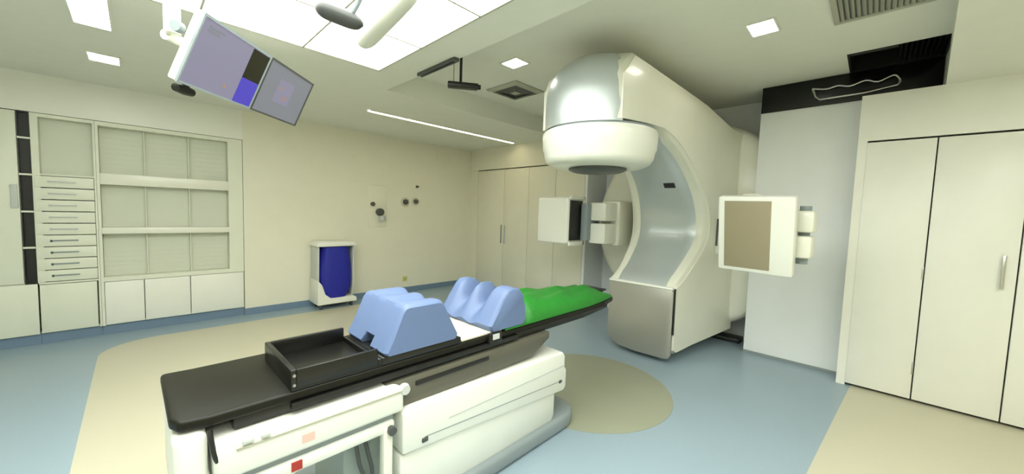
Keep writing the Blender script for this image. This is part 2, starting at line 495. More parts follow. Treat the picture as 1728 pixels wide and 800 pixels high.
# pedestal
pd = obj('pedestal', B().prism([(0.76, 0.09), (1.80, 0.09), (1.83, 0.12), (1.83, 0.345), (0.76, 0.345)], 'x', -1.91, -1.365, 0.012), 'white2', couch)
obj('pedestal_cover', B().prism([(0.765, 0.355), (1.90, 0.265), (1.925, 0.285), (1.925, 0.40), (1.905, 0.425), (1.905, 0.495), (1.88, 0.525), (0.80, 0.552), (0.765, 0.54)], 'x', -1.92, -1.35, 0.012, 3), 'white2', couch)
obj('cover_groove', bx(-1.353, -1.3475, 1.0, 1.90, 0.432, 0.437, bev=0.0), 'ltgrey', couch)
obj('cover_seam', B().prism([(0.87, 0.396), (0.87, 0.399), (1.88, 0.340), (1.88, 0.337)], 'x', -1.352, -1.3475), 'greym', couch)
obj('latch', bx(-1.352, -1.343, 0.855, 0.885, 0.375, 0.395, bev=0.003), 'darkg', couch)
obj('latch', bx(-1.352, -1.343, 1.845, 1.87, 0.330, 0.347, bev=0.003), 'darkg', couch)
obj('lift_column', B().box(-1.80, -1.46, 0.56, 0.90, 0.08, 0.56, bev=0.01), 'teal', couch)
for dy, dz in ((0.60, 0.0), (0.635, 0.03)):
    obj('hose', B().tube(catmull([(-1.44, dy, 0.46), (-1.42, dy+0.01, 0.36+dz), (-1.425, dy+0.03, 0.28), (-1.44, dy-0.01, 0.20), (-1.47, dy, 0.13)], 5), 0.008), 'darkg', couch)
bp = [(-1.95, 0.5), (-1.335, 0.5)]
for k in range(11):
    a = k/10*PI/2
    bp.append((-1.335-0.16*(1-math.cos(a)), 1.93+0.16*math.sin(a)))
for k in range(11):
    a = PI/2-k/10*PI/2
    bp.append((-1.95+0.16*(1-math.cos(a)), 1.93+0.16*math.sin(a)))
obj('base', B().prism(bp, 'z', 0.0, 0.10, 0.028, 3), 'greym', couch, label='grey floor base')
# indexing clamp
obj('index_clamp', B().box(-1.402, -1.378, 1.27, 1.36, 0.705, 0.762, bev=0.006), 'black', couch)
obj('clamp_label', bx(-1.379, -1.374, 1.29, 1.335, 0.730, 0.758), 'ltgrey', couch, label='pale label on clamp')

# tray on the couch
tr = thing('immobilization_tray', 'open black rectangular tray lying on the couch top in front of the blue cushion', 'tray', (-1.59, 0.8, 0.75))
x0, x1, y0, y1, z0, z1, tw = -1.775, -1.402, 0.362, 0.695, 0.751, 0.826, 0.018
obj('tray_floor', bx(x0, x1, y0, y1, z0, z0+0.012, bev=0.003), 'tray', tr)
for a in ((x0, x1, y0, y0+tw), (x0, x1, y1-tw, y1), (x0, x0+tw, y0+tw, y1-tw), (x1-tw, x1, y0+tw, y1-tw)):
    obj('tray_wall', bx(a[0], a[1], a[2], a[3], z0+0.010, z1 if a[2] < 0.6 else 0.782, bev=0.003), 'tray', tr)
obj('tray_ledge', bx(x0, x1, 0.695, 1.10, z0, 0.783, bev=0.004), 'tray', tr)
for z in (0.772, 0.806):
    obj('rivet', B().lathe([(0.006, 0), (0.005, 0.003), (0, 0.004)], (x1, 0.372, z), 'x', 12), 'chrome', tr, label='bright metal rivet')

# knee cushion: trapezium block with two leg hollows
def ruled(rows): return B().grid(rows)
kn = []
ka, kb = -1.80, -1.398
N = 34
for i in range(N+1):
    s = i/N
    x = ka+(kb-ka)*s
    dip = 0.0
    for c_, w_ in ((0.30, 0.17), (0.68, 0.17)):
        t = (s-c_)/w_
        if abs(t) < 1: dip += 0.024*(0.5+0.5*math.cos(PI*t))
    e = min(s, 1-s)*N
    ins = 0.012 if e < 0.5 else (0.003 if e < 1.5 else 0)
    notch = 0.035 if 0.42 < s < 0.62 else 0.0
    zb, zt = 0.784, 0.985
    yb0, yb1, yt0, yt1 = 0.70, 1.085, 0.80, 0.985
    zt2 = zt-dip-ins
    f = 0.0
    row = [(x, yb0+0.012+ins+notch*0.8, zb+notch), (x, yb0+ins+0.005+notch*0.8, zb+0.012+notch), (x, yb0+ins+0.026, zb+0.052), (x, yb0+ins+0.032, zb+0.064)]
    row += [(x, yt0-0.012, zt-ins-0.02), (x, yt0, zt-ins-0.004), (x, yt0+0.015, zt-ins-dip*0.1), (x, yt0+0.06, zt2+dip*0.25)]
    row += [(x, yt1-0.02+(yb1-yt1)*f, zt2), (x, yt1+(yb1-yt1)*f, zt2-0.005), (x, yt1+0.012+(yb1-yt1)*f, zt2-0.022)]
    row += [(x, yb1-ins, zb+0.02), (x, yb1-0.012-ins, zb)]
    kn.append([Vector(p) for p in row])
tag(obj('knee_cushion', B().grid(kn, close_u=True, caps=True), 'blue', smooth=40),
    'large blue wedge shaped knee cushion standing in the black tray, nearer the camera', 'cushion')

# foot cushion: three ridges with two hollows
ft = []
fa, fb = -1.855, -1.395
N = 44
for i in range(N+1):
    s = i/N
    x = fa+(fb-fa)*s
    dip = 0.0
    for c_, w_ in ((0.30, 0.145), (0.62, 0.145)):
        t = (s-c_)/w_
        if abs(t) < 1: dip = max(dip, (0.5+0.5*math.cos(PI*t))**0.7)
    e = min(s, 1-s)*N
    ins = 0.012 if e < 0.5 else (0.003 if e < 1.5 else 0)
    zb = 0.765
    ht = (0.215-ins)*(1-0.52*dip)
    prof = [(1.30, 0.0), (1.285, 0.03), (1.325, 0.09), (1.375, 0.165), (1.40, 0.195), (1.43, 0.212), (1.465, 0.215), (1.51, 0.205), (1.545, 0.17), (1.565, 0.10), (1.565, 0.02), (1.555, 0.0)]
    ft.append([Vector((x, (y if k < 2 else y-0.02*dip if k < 5 else y)+(ins if k < 5 else -ins), zb+h/0.215*ht)) for k, (y, h) in enumerate(prof)])
tag(obj('foot_cushion', B().grid(ft, close_u=True, caps=True), 'blue', smooth=45),
    'smaller blue cushion with three rounded ridges and two foot hollows beside the green mattress', 'cushion')

# white sheet between cushions
tag(obj('sheet', B().box(-1.86, -1.41, 1.11, 1.385, 0.751, 0.764, bev=0.005), 'sheet'),
    'folded white sheet lying flat under and between the two blue cushions', 'sheet')

# green vacuum mattress
gm = []
ys = [1.40+(2.64-1.40)*i/40 for i in range(41)]
for i, y in enumerate(ys):
    s = i/40
    row = []
    hw = 0.2365 if y < 2.25 else 0.2365-0.05*((y-2.25)/0.39)**1.5
    th = 0.125-0.075*s
    ramp = min(1, max(0, (y-1.58)/0.05))
    end = min(1, (1-s)*9+0.3)
    for k in range(25):
        t = 2*k/24-1
        side = max(0, 1-abs(t)**4)
        lump = 0.010*math.sin(9*t+5*s)*math.cos(11*s+3*t)+0.008*math.sin(23*s+4*t)
        z = 0.7625+ramp*(th*(0.72+0.28*side*math.cos(t*0.9))+lump*side)*side**0.5*end
        row.append(Vector((-1.6325+t*hw, y, z)))
    bot = []
    for k in (24, 18, 12, 6, 0):
        t = 2*k/24-1
        e = 0.0015 if y < 2.25 else 0.004
        bot.append(Vector((-1.6325+t*(hw-e), y, 0.7515)))
    gm.append(row+bot)
tag(obj('vacuum_mattress', B().grid(gm, close_u=True, caps=True), 'green', smooth=60),
    'bright green vacuum mattress draped on the couch end under the machine head', 'mattress')
tag(obj('head_rest', B().box(-1.74, -1.55, 2.65, 2.73, 0.775, 0.79, bev=0.006).box(-1.72, -1.57, 2.66, 2.71, 0.751, 0.778, bev=0.004), 'black'),
    'small black support plate at the far tip of the couch beyond the green mattress', 'support plate')

# ------------------------------------------------------------------ storage wall (left)
F = XL                                     # front plane
BK = XL-0.28
def door_front(parent, y0, y1, z0, z1, handle=None, m='storage', name='door'):
    d = obj(name, bx(F-0.02, F, y0+0.003, y1-0.003, z0+0.003, z1-0.003, bev=0.002), m, parent)
    if handle: obj('handle', bx(F, F+0.014, handle[0], handle[1], handle[2], handle[3], bev=0.004), 'ltgrey', d)
    return d
# tall cupboard at the far left
t = thing('tall_cupboard', 'pale tall cupboard at far left beside the black slot rack', 'cupboard', (F-0.14, -1.05, 0))
obj('carcass', bx(BK, F-0.02, -1.45, -0.735, 0.10, 2.165), 'storage', t)
door_front(t, -1.45, -0.735, 0.59, 2.165, (-0.785, -0.745, 1.29, 1.50))
door_front(t, -1.45, -0.66, 0.10, 0.585)
obj('kickboard', bx(BK, F-0.03, -1.45, -0.66, 0.0, 0.10), 'skirt', t)
# slot rack
t = thing('slot_rack', 'narrow tall black slot rack with five openings built into the storage wall', 'rack', (F-0.14, -0.69, 0.6))
obj('rack_back', bx(BK, F-0.04, -0.733, -0.662, 0.592, 2.165), 'black', t)
obj('rack_frame', B().box(F-0.04, F-0.001, -0.733, -0.727, 0.592, 2.165).box(F-0.04, F-0.001, -0.668, -0.662, 0.592, 2.165).box(F-0.04, F-0.001, -0.727, -0.668, 0.592, 0.60).box(F-0.04, F-0.001, -0.727, -0.668, 2.158, 2.165), 'black', t)
for z in (0.925, 1.26, 1.60, 1.93):
    obj('divider', bx(F-0.04, F+0.002, -0.7335, -0.6615, z-0.008, z+0.008), 'storage', t)
# drawer column
t = thing('drawer_cabinet', 'pale drawer cabinet with nine shallow drawers under an open bay', 'cabinet', (F-0.14, -0.47, 0))
obj('carcass', B().box(BK, F, -0.660, -0.615, 0.59, 2.165).box(BK, F, -0.282, -0.268, 0.10, 2.165).box(BK, F, -0.615, -0.282, 2.135, 2.165).box(BK, BK+0.02, -0.66, -0.268, 0.10, 2.165)
    .box(BK, F, -0.615, -0.282, 1.60, 1.615).box(BK, F-0.03, -0.660, -0.282, 0.10, 0.12).box(BK, F, -0.655, -0.282, 0.575, 0.592), 'storage', t)
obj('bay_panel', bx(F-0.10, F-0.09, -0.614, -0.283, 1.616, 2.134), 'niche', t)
for k in range(9):
    za = 0.595+k*0.1115
    d = obj('drawer', bx(F-0.25, F+0.006, -0.652, -0.285, za+0.004, za+0.1075, bev=0.003), 'storage', t)
    obj('drawer_pull', bx(F+0.004, F+0.016, -0.56, -0.40, za+0.052, za+0.064, bev=0.003), 'ltgrey' if k > 3 else 'greym', d)
    obj('label_holder', bx(F+0.005, F+0.010, -0.575, -0.560, za+0.045, za+0.066), 'ltgrey' if k > 3 else 'darkg', d)
door_front(t, -0.655, -0.29, 0.105, 0.572)
obj('kickboard', bx(BK, F-0.03, -0.658, -0.27, 0.0, 0.10), 'skirt', t)
# open shelf unit
t = thing('open_shelf_unit', 'pale built-in shelf unit with nine shallow square bays above three doors', 'shelf unit', (F-0.14, 0.33, 0))
ca = B().box(BK, F, -0.266, -0.245, 0.10, 2.165).box(BK, F, 0.785, 0.925, 0.556, 2.165).box(BK, F-0.022, 0.785, 0.925, 0.10, 0.556).box(BK, BK+0.02, -0.26, 0.80, 0.1, 2.165)
ca.box(BK, F, -0.245, 0.785, 2.125, 2.165).box(BK, F, -0.245, 0.785, 0.555, 0.60)
ca.box(BK, F-0.03, -0.245, 0.785, 0.10, 0.12)
obj('carcass', ca, 'storage', t)
for z0, z1 in ((1.545, 1.655), (1.045, 1.110)):
    obj('shelf', bx(BK+0.02, F+0.004, -0.244, 0.784, z0, z1, bev=0.003), 'white', t)
cols = [(-0.244, 0.074), (0.082, 0.430), (0.438, 0.784)]
for y in (0.078, 0.434):
    obj('upright', bx(BK+0.02, F-0.06, y-0.004, y+0.004, 0.60, 2.124), 'storage', t)
for z0, z1 in ((1.656, 2.124), (1.111, 1.544), (0.601, 1.044)):
    for y0, y1 in cols:
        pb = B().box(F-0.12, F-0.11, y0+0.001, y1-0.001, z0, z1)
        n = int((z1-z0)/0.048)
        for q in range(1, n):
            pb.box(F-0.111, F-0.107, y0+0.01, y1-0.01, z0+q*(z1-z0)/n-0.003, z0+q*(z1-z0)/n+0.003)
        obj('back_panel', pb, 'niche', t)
for y0, y1 in ((-0.245, 0.045), (0.045, 0.42), (0.42, 0.92)):
    door_front(t, y0, y1, 0.105, 0.553, m='lam')
obj('kickboard', bx(BK, F-0.03, -0.268, 0.925, 0.0, 0.10), 'skirt', t)

# ------------------------------------------------------------------ right wardrobe fronts
YC = 4.275
xs = [-0.085, 0.302, 0.735, 1.17, 1.60]
names = ['narrow white cupboard door unit next to the grey wall', 'white full height cupboard with a vertical pull, second from grey wall',
         'white full height cupboard cut by the right picture edge']
struct('trim_2', B().box(-0.145, 3.2, YC, YB, 2.085, 2.46).box(-0.145, -0.087, YC, YB, 0.0, 2.085).box(1.172, 3.2, YC, YB, 0.0, 2.085), 'lam')
for i in range(3):
    xa, xb = xs[i], xs[i+1]
    t = thing('wall_cupboard', names[i], 'cupboard', ((xa+xb)/2, 4.38, 0), 'white cupboards along the back wall')
    obj('carcass', B().box(xa, xa+0.016, YC+0.02, YB-0.01, 0.03, 2.075).box(xb-0.016, xb-0.001, YC+0.02, YB-0.01, 0.03, 2.075).box(xa+0.016, xb-0.016, YB-0.03, YB-0.01, 0.03, 2.075).box(xa+0.016, xb-0.016, YC+0.03, YB-0.03, 0.03, 0.05), 'gap', t)
    obj('plinth', bx(xa, xb-0.001, YC+0.05, YB-0.02, 0.0, 0.03), 'gap', t)
    d = obj('door', bx(xa+(0.004 if i else -0.0015), xb-0.004, YC-0.002, YC+0.018, 0.022, 2.070, bev=0.002), 'lam', t)
    if i != 0:
        obj('handle', B().box(xb-0.075, xb-0.058, YC-0.035, YC-0.024, 0.97, 1.21, bev=0.003).box(xb-0.071, xb-0.062, YC-0.026, YC-0.001, 0.99, 1.00).box(xb-0.071, xb-0.062, YC-0.026, YC-0.001, 1.18, 1.19), 'chrome', d)
    else:
        for z in (0.22, 0.98):
            obj('hinge', bx(xb-0.012, xb-0.002, YC-0.006, YC+0.002, z, z+0.10, bev=0.002), 'chrome', d)

# ------------------------------------------------------------------ left back cupboards
t_lab = ['tall cream cupboard in the far left corner of the room', 'tall cream cupboard with a slim handle, second from the far left corner',
         'tall cream cupboard third from the far left corner', 'tall cream cupboard closest to the machine recess']
xe = [-5.32, -4.62, -4.05, -3.50, -2.975]
struct('trim_3', bx(XL, -5.322, YB, 5.1, 0, 2.15), 'cream')
for i in range(4):
    xa, xb = xe[i], xe[i+1]
    t = thing('corner_cupboard', t_lab[i], 'cupboard', ((xa+xb)/2, 4.75, 0), 'cream cupboards in the far corner')
    obj('carcass', B().box(xa, xa+0.016, YB+0.022, 5.0, 0.03, 2.135).box(xb-0.017, xb-0.001, YB+0.022, 5.0, 0.03, 2.135).box(xa+0.016, xb-0.017, 4.98, 5.0, 0.03, 2.135), 'cream', t)
    obj('plinth', bx(xa, xb-0.001, YB+0.05, 5.0, 0, 0.03), 'skirt', t)
    d = obj('door', bx(xa+0.003, xb-0.003, YB, YB+0.02, 0.03, 2.135, bev=0.002), 'cream', t)
    if i in (0, 1):
        hx = xb-0.045 if i == 0 else xa+0.035
        obj('handle', bx(hx, hx+0.012, YB-0.022, YB, 0.85, 1.17, bev=0.004), 'ltgrey' if i else 'greym', d)

# ------------------------------------------------------------------ linen hamper
t = thing('linen_hamper', 'white linen hamper on castors holding a dark blue bag against the cream wall', 'hamper', (-5.36, 1.92, 0))
obj('lid', B().prism([(1.655, 0.855), (2.165, 0.855), (2.175, 0.875), (2.15, 0.915), (1.70, 0.925), (1.65, 0.89)], 'x', -5.525, -5.195, 0.012, 3), 'white2', t)
obj('back_panel', bx(-5.535, -5.51, 1.68, 2.15, 0.12, 0.86, bev=0.008), 'white', t)
for ya, yb in ((1.675, 1.70), (2.14, 2.165)):
    obj('side_panel', B().prism([(-5.52, 0.12), (-5.30, 0.12), (-5.25, 0.30), (-5.235, 0.86), (-5.52, 0.86)], 'y', ya, yb, 0.005), 'ltgrey', t)
bag = []
for j in range(13):
    s = j/12
    z = 0.15+0.695*s
    row = []
    bulge = math.sin(PI*min(1, s*0.9+0.12))
    hw = 0.175+0.045*bulge if s > 0.1 else 0.14+0.45*s
    for k in range(32):
        a = 2*PI*k/32
        ca_, sa_ = math.cos(a), math.sin(a)
        ex = 0.55
        px = abs(ca_)**ex*(1 if ca_ > 0 else -1)
        py = abs(sa_)**ex*(1 if sa_ > 0 else -1)
        wr = 1+0.018*math.sin(7*a+6*s)*(0.4+s*0.6)
        row.append(Vector((-5.355+px*(0.145+0.015*bulge)*wr, 1.92+py*hw*wr*0.98, z)))
    bag.append(row)
obj('bag', B().grid(bag, close_u=True, caps=True), 'navy', t, smooth=60, label='dark blue laundry bag')
obj('base', B().prism([(1.66, 0.07), (2.18, 0.07), (2.175, 0.13), (2.13, 0.145), (1.83, 0.15), (1.76, 0.21), (1.72, 0.34), (1.665, 0.41)], 'x', -5.53, -5.185, 0.012, 3), 'white2', t)
for x in (-5.47, -5.25):
    for y in (1.72, 2.12):
        c_ = obj('castor', B().lathe([(0.0, -0.012), (0.032, -0.012), (0.035, 0), (0.032, 0.012), (0, 0.012)], (x, y, 0.035), 'y', 20), 'darkg', t)
        obj('fork', bx(x-0.012, x+0.012, y-0.016, y+0.016, 0.045, 0.075, bev=0.003), 'greym', c_)

# ------------------------------------------------------------------ cream wall fittings
t = thing('suction_regulator', 'dark suction regulator on a white wall plate above the linen hamper', 'regulator', (XL+0.02, 2.64, 1.2))
obj('plate', bx(XL, XL+0.010, 2.50, 2.80, 1.10, 1.74, bev=0.004), 'cream', t)
obj('regulator_body', B().lathe([(0.0, 0.0), (0.055, 0.0), (0.06, 0.02), (0.055, 0.075), (0, 0.085)], (XL+0.009, 2.665, 1.335), 'x', 28), 'darkg', t)
obj('gauge', B().lathe([(0, 0), (0.032, 0), (0.034, 0.03), (0, 0.035)], (XL+0.009, 2.56, 1.455), 'x', 24), 'taupe', t)
obj('jar', B().lathe([(0.0, 1.20), (0.045, 1.20), (0.05, 1.22), (0.05, 1.275), (0, 1.275)], (XL+0.055, 2.70, 0), 'z', 24), 'ltgrey', t)
for y, z, r, lab in ((3.12, 1.51, 0.052, 'left of two round dark gas outlets high on the cream wall'), (3.31, 1.525, 0.045, 'right of two round dark gas outlets high on the cream wall')):
    g = thing('gas_outlet', lab, 'gas outlet', (XL+0.02, y, z-r), 'gas outlets on the cream wall')
    obj('flange', B().lathe([(0, 0), (r*1.5, 0), (r*1.5, 0.012), (0, 0.014)], (XL, y, z), 'x', 28), 'sheet', g)
    obj('socket', B().lathe([(0, 0.012), (r*0.9, 0.012), (r*0.75, 0.045), (r*0.3, 0.05), (0, 0.05)], (XL, y, z), 'x', 24), 'darkg' if y < 3.2 else 'taupe', g)
tag(obj('wall_hook', B().lathe([(0, 0), (0.022, 0), (0.022, 0.008), (0.010, 0.02), (0.014, 0.05), (0, 0.055)], (XL, 3.335, 1.775), 'x', 18), 'darkg'),
    'tiny dark wall hook above the two gas outlets', 'hook')
t = thing('wall_socket', 'small beige wall socket low on the cream wall behind the couch', 'socket', (XL+0.01, 3.13, 0.18))
obj('plate', bx(XL, XL+0.012, 3.09, 3.17, 0.19, 0.27, bev=0.004), 'yellow', t)
obj('outlet', B().lathe([(0, 0.011), (0.022, 0.011), (0.02, 0.014), (0, 0.014)], (XL, 3.13, 0.23), 'x', 20), 'vent', t)
t = thing('wall_grille', 'faint cream air grille high on the cream wall near the corner', 'grille', (XL, 3.86, 2.25))
obj('frame', B().box(XL, XL+0.01, 3.71, 4.01, 2.26, 2.28).box(XL, XL+0.01, 3.71, 4.01, 2.40, 2.42).box(XL, XL+0.01, 3.71, 3.73, 2.28, 2.40).box(XL, XL+0.01, 3.99, 4.01, 2.28, 2.40), 'cream', t)
for k in range(4):
    obj('slat', bx(XL, XL+0.006, 3.73, 3.99, 2.295+k*0.028, 2.305+k*0.028), 'cream', t)

# ------------------------------------------------------------------ ceiling lamps
# large luminous panel field, tile by tile
pl = thing('luminous_ceiling', 'large glowing panel ceiling light of square tiles above the couch foot', 'ceiling light', (-1.3, 0.5, 2.48))
tx = [-2.95+0.63*k for k in range(6)]
ty = [1.412-0.56*k for k in range(5)]
fr = B()
for x in tx: fr.box(x-0.006, x+0.006, ty[-1], ty[0], ZL-0.012, ZL-0.0005)
for y in ty: fr.box(tx[0], tx[-1], y-0.006, y+0.006, ZL-0.012, ZL-0.0005)
obj('frame', fr, 'vent', pl, smooth=0)
for i in range(5):
    for j in range(4):
        obj('light_tile', bx(tx[i]+0.006, tx[i+1]-0.006, ty[j+1]+0.006, ty[j]-0.006, ZL-0.008, ZL-0.001), 'led', pl, smooth=0)
def lamp(x0, x1, y0, y1, z, lab, m='spot', name='ceiling_lamp', grp='square lamps in the ceiling'):
    t = thing(name, lab, 'ceiling light', ((x0+x1)/2, (y0+y1)/2, z-0.012), grp)
    e = 0.012
    obj('rim', B().box(x0-e, x1+e, y0-e, y0, z-0.010, z-0.0005).box(x0-e, x1+e, y1, y1+e, z-0.010, z-0.0005).box(x0-e, x0, y0, y1, z-0.010, z-0.0005).box(x1, x1+e, y0, y1, z-0.010, z-0.0005), 'ceil', t, smooth=0)
    obj('diffuser', bx(x0, x1, y0, y1, z-0.007, z-0.001), m, t, smooth=0)
lamp(-3.70, -2.99, -0.245, -0.085, ZL, 'long bright ceiling lamp at the top left of the picture', 'led', 'ceiling_lamp', None)
lamp(-4.58, -4.36, -0.23, -0.065, ZL, 'small rectangular ceiling lamp above the storage wall')
lamp(-2.48, -2.30, 2.33, 2.48, ZH, 'small square ceiling lamp in the raised bay left of the machine head')
lamp(-0.72, -0.57, 2.97, 3.17, ZH, 'small square ceiling lamp in the raised bay right of the machine head')
# added fill lamps, out of view, to brighten the right side
for x, y in ((1.0, 0.6), (1.6, -1.2), (1.3, 2.4)):
    lamp(x-0.3, x+0.3, y-0.3, y+0.3, ZL if y < CY0 else ZS, 'added square fill lamp at the ceiling, out of view', 'room', 'fill_lamp', 'added fill lamps out of view')
t = thing('strip_light', 'long thin warm strip light along the ceiling beside the cream wall', 'ceiling light', (-4.24, 3.1, ZL-0.02))
obj('diffuser', bx(-4.275, -4.215, 1.92, 4.30, ZL-0.010, ZL-0.001), 'strip', t, smooth=0)
obj('rim', B().box(-4.287, -4.275, 1.91, 4.31, ZL-0.012, ZL-0.0005).box(-4.215, -4.203, 1.91, 4.31, ZL-0.012, ZL-0.0005), 'ceil', t, smooth=0)

# ------------------------------------------------------------------ ceiling vents
t = thing('ceiling_diffuser', 'square four way air diffuser in the raised bay ceiling left of the machine', 'air vent', (-2.91, 2.95, ZH-0.03))
cx, cy = -2.91, 2.95
for k, (h, z) in enumerate(((0.225, 0.0), (0.165, 0.008), (0.105, 0.016))):
    rb = B()
    hi, dz = h-0.05, 0.030
    rows = []
    for (r, zz) in ((h, ZH-0.002-z), (h, ZH-0.010-z), (hi, ZH-0.030-z*0.5), (hi, ZH-0.026-z*0.5)):
        rows.append([Vector((cx-r, cy-r, zz)), Vector((cx+r, cy-r, zz)), Vector((cx+r, cy+r, zz)), Vector((cx-r, cy+r, zz))])
    rb.grid(rows+[rows[0]], close_u=True)
    obj('louvre_ring', rb, 'darkg' if k else 'vent', t, smooth=0)
obj('centre_plate', bx(cx-0.055, cx+0.055, cy-0.055, cy+0.055, ZH-0.030, ZH-0.022), 'vent', t)
obj('duct', bx(cx-0.17, cx+0.17, cy-0.17, cy+0.17, ZH-0.006, ZH-0.0005), 'black', t)
t = thing('return_grille', 'large slatted return air grille in the raised ceiling near the upper right', 'air vent', (0.0, 2.95, ZH-0.02))
gx0, gx1, gy0, gy1 = -0.285, 0.17, 2.45, 3.32
obj('frame', B().box(gx0, gx1, gy1-0.035, gy1, ZH-0.016, ZH-0.0005, bev=0.003).box(gx0, gx1, gy0, gy0+0.035, ZH-0.016, ZH-0.0005, bev=0.003).box(gx0, gx0+0.03, gy0+0.035, gy1-0.035, ZH-0.016, ZH-0.0005, bev=0.003).box(gx1-0.03, gx1, gy0+0.035, gy1-0.035, ZH-0.016, ZH-0.0005, bev=0.003), 'vent', t)
obj('backing', bx(gx0+0.03, gx1-0.03, gy0+0.035, gy1-0.035, ZH-0.004, ZH-0.0005), 'darkg', t)
ns = 15
for k in range(ns):
    x = gx0+0.045+k*(gx1-gx0-0.09)/(ns-1)
    mm = Matrix.Translation((x, 0, ZH-0.010)) @ Matrix.Rotation(math.radians(38), 4, 'Y')
    obj('slat', bx(-0.011, 0.011, gy0+0.036, gy1-0.036, -0.0015, 0.0015, mtx=mm), 'vent', t, smooth=0)
# dark ceiling opening with a grille beside the black band
t = thing('ceiling_opening', 'dark ceiling opening with grille bars next to the black band', 'ceiling opening', (0.02, 4.2, ZH))
obj('liner', B().box(-0.249, -0.235, 3.986, 4.489, ZH+0.002, 2.92).box(0.295, 0.309, 3.986, 4.489, ZH+0.002, 2.92).box(-0.235, 0.295, 3.986, 4.0, ZH+0.002, 2.92).box(-0.235, 0.295, 4.475, 4.489, ZH+0.002, 2.92).box(-0.249, 0.309, 3.986, 4.489, 2.92, 2.93), 'black', t, smooth=0)
for k in range(9):
    x = 0.05+k*0.028
    obj('bar', bx(x, x+0.006, 4.0, 4.474, ZH+0.02, ZH+0.05), 'black', t, smooth=0)
obj('cross_plate', bx(-0.235, 0.04, 4.0, 4.2, ZH+0.05, ZH+0.056), 'darkg', t, smooth=0)

# black band on the back wall with a metal bracket
t = thing('wall_band', 'glossy black panel band high on the grey back wall above the cupboards', 'wall panel', (-0.29, YB-0.01, 2.48))
obj('band', bx(-0.898, 0.308, YB-0.014, YB-0.001, 2.478, 2.730, bev=0.002), 'bgloss', t)
t = thing('metal_bracket', 'small bright metal bracket frame on the black wall band', 'bracket', (-0.2, YB-0.02, 2.5))
yb_ = YB-0.03
zz = lambda x: 2.0
obj('rail', B().tube([(-0.50, yb_, 2.640), (-0.47, yb_, 2.560), (-0.44, yb_, 2.530), (-0.12, yb_, 2.535), (0.06, yb_, 2.560)], 0.009), 'chrome', t)
obj('rail', B().tube(catmull([(-0.50, yb_, 2.640), (-0.40, yb_, 2.618), (-0.32, yb_, 2.632), (-0.24, yb_, 2.612), (-0.14, yb_, 2.64), (-0.06, yb_, 2.612), (0.03, yb_, 2.645), (0.07, yb_, 2.60), (0.06, yb_, 2.56)], 4), 0.009), 'chrome', t)
for x, z in ((-0.44, 2.53), (0.03, 2.555), (-0.24, 2.612), (-0.40, 2.618)):
    obj('stand_off', B().tube([(x, yb_, z), (x, YB-0.014, z)], 0.006), 'chrome', t)

# ------------------------------------------------------------------ ceiling camera in the bay
t = thing('ceiling_camera', 'black camera hanging on a thin post from the ceiling edge left of the machine', 'camera', (-2.5, 1.95, 2.4))
obj('mount_rail', B().box(-2.78, -2.30, 1.655, 1.672, 2.495, 2.519, bev=0.004).box(-2.78, -2.30, 1.688, 1.704, 2.495, 2.519, bev=0.004).box(-2.30, -2.27, 1.655, 1.704, 2.495, 2.519, bev=0.004), 'darkg', t)
obj('post', B().tube([(-2.60, 1.97, ZH), (-2.60, 1.97, 2.47)], 0.012), 'black', t)
obj('post', B().tube([(-2.66, 1.94, ZH), (-2.66, 1.94, 2.49)], 0.005), 'vent', t)
mm = Matrix.Translation((-2.58, 1.98, 2.46)) @ Matrix.Rotation(math.radians(55), 4, 'Z')
obj('camera_body', bx(-0.13, 0.13, -0.045, 0.045, -0.022, 0.02, bev=0.012, mtx=mm), 'black', t)
obj('lens', B().lathe([(0, 0.10), (0.02, 0.10), (0.02, 0.15), (0, 0.15)], (0, 0, 0), 'x', 16, mtx=mm), 'bgloss', t)

# ------------------------------------------------------------------ monitors on a ceiling arm
def frame(xd, yd, c):
    xd = Vector(xd).normalized()
    yd = Vector(yd)
    yd = (yd-xd*yd.dot(xd)).normalized()
    z = xd.cross(yd)
    return Matrix(((xd.x, yd.x, z.x, c[0]), (xd.y, yd.y, z.y, c[1]), (xd.z, yd.z, z.z, c[2]), (0, 0, 0, 1)))
def monitor(mtx, w, h, lab, parts, bez='greym'):
    c = mtx.translation
    t = thing('monitor', lab, 'monitor', (c.x, c.y, c.z-h/2), 'two ceiling hung monitors')
    obj('casing', B().box(-w/2, w/2, -h/2, h/2, -0.04, 0.0, bev=0.010, mtx=mtx).box(-w/2+0.06, w/2-0.06, -h/2+0.05, h/2-0.05, -0.075, -0.036, bev=0.01, mtx=mtx), 'white2', t)
    e = 0.012
    obj('bezel', B().box(-w/2, w/2, h/2-e, h/2, -0.004, 0.006, mtx=mtx).box(-w/2, w/2, -h/2, -h/2+e*0.8, -0.004, 0.006, mtx=mtx).box(-w/2, -w/2+e*0.7, -h/2+e*0.8, h/2-e, -0.004, 0.006, mtx=mtx).box(w/2-e, w/2, -h/2+e*0.8, h/2-e, -0.004, 0.006, mtx=mtx), bez, t, smooth=0)
    s = obj('screen', bx(-w/2+e*0.7, w/2-e, -h/2+e*0.8, h/2-e, -0.002, 0.002, mtx=mtx), parts[0], t, smooth=0)
    for (u0, u1, v0, v1, m, nm) in parts[1]:
        obj(nm, bx(-w/2+u0*w, -w/2+u1*w, -h/2+v0*h, -h/2+v1*h, 0.001, 0.0035, mtx=mtx), m, s, smooth=0)
    return t
XM, YM, CM = Vector((-0.754, 0.656, 0.037)), Vector((0.300, 0.294, 0.907)), Vector((-2.474, 0.501, 2.068))
LM = frame(XM, YM, CM-XM*0.249)
RM = frame(XM, YM, CM+XM*0.249)
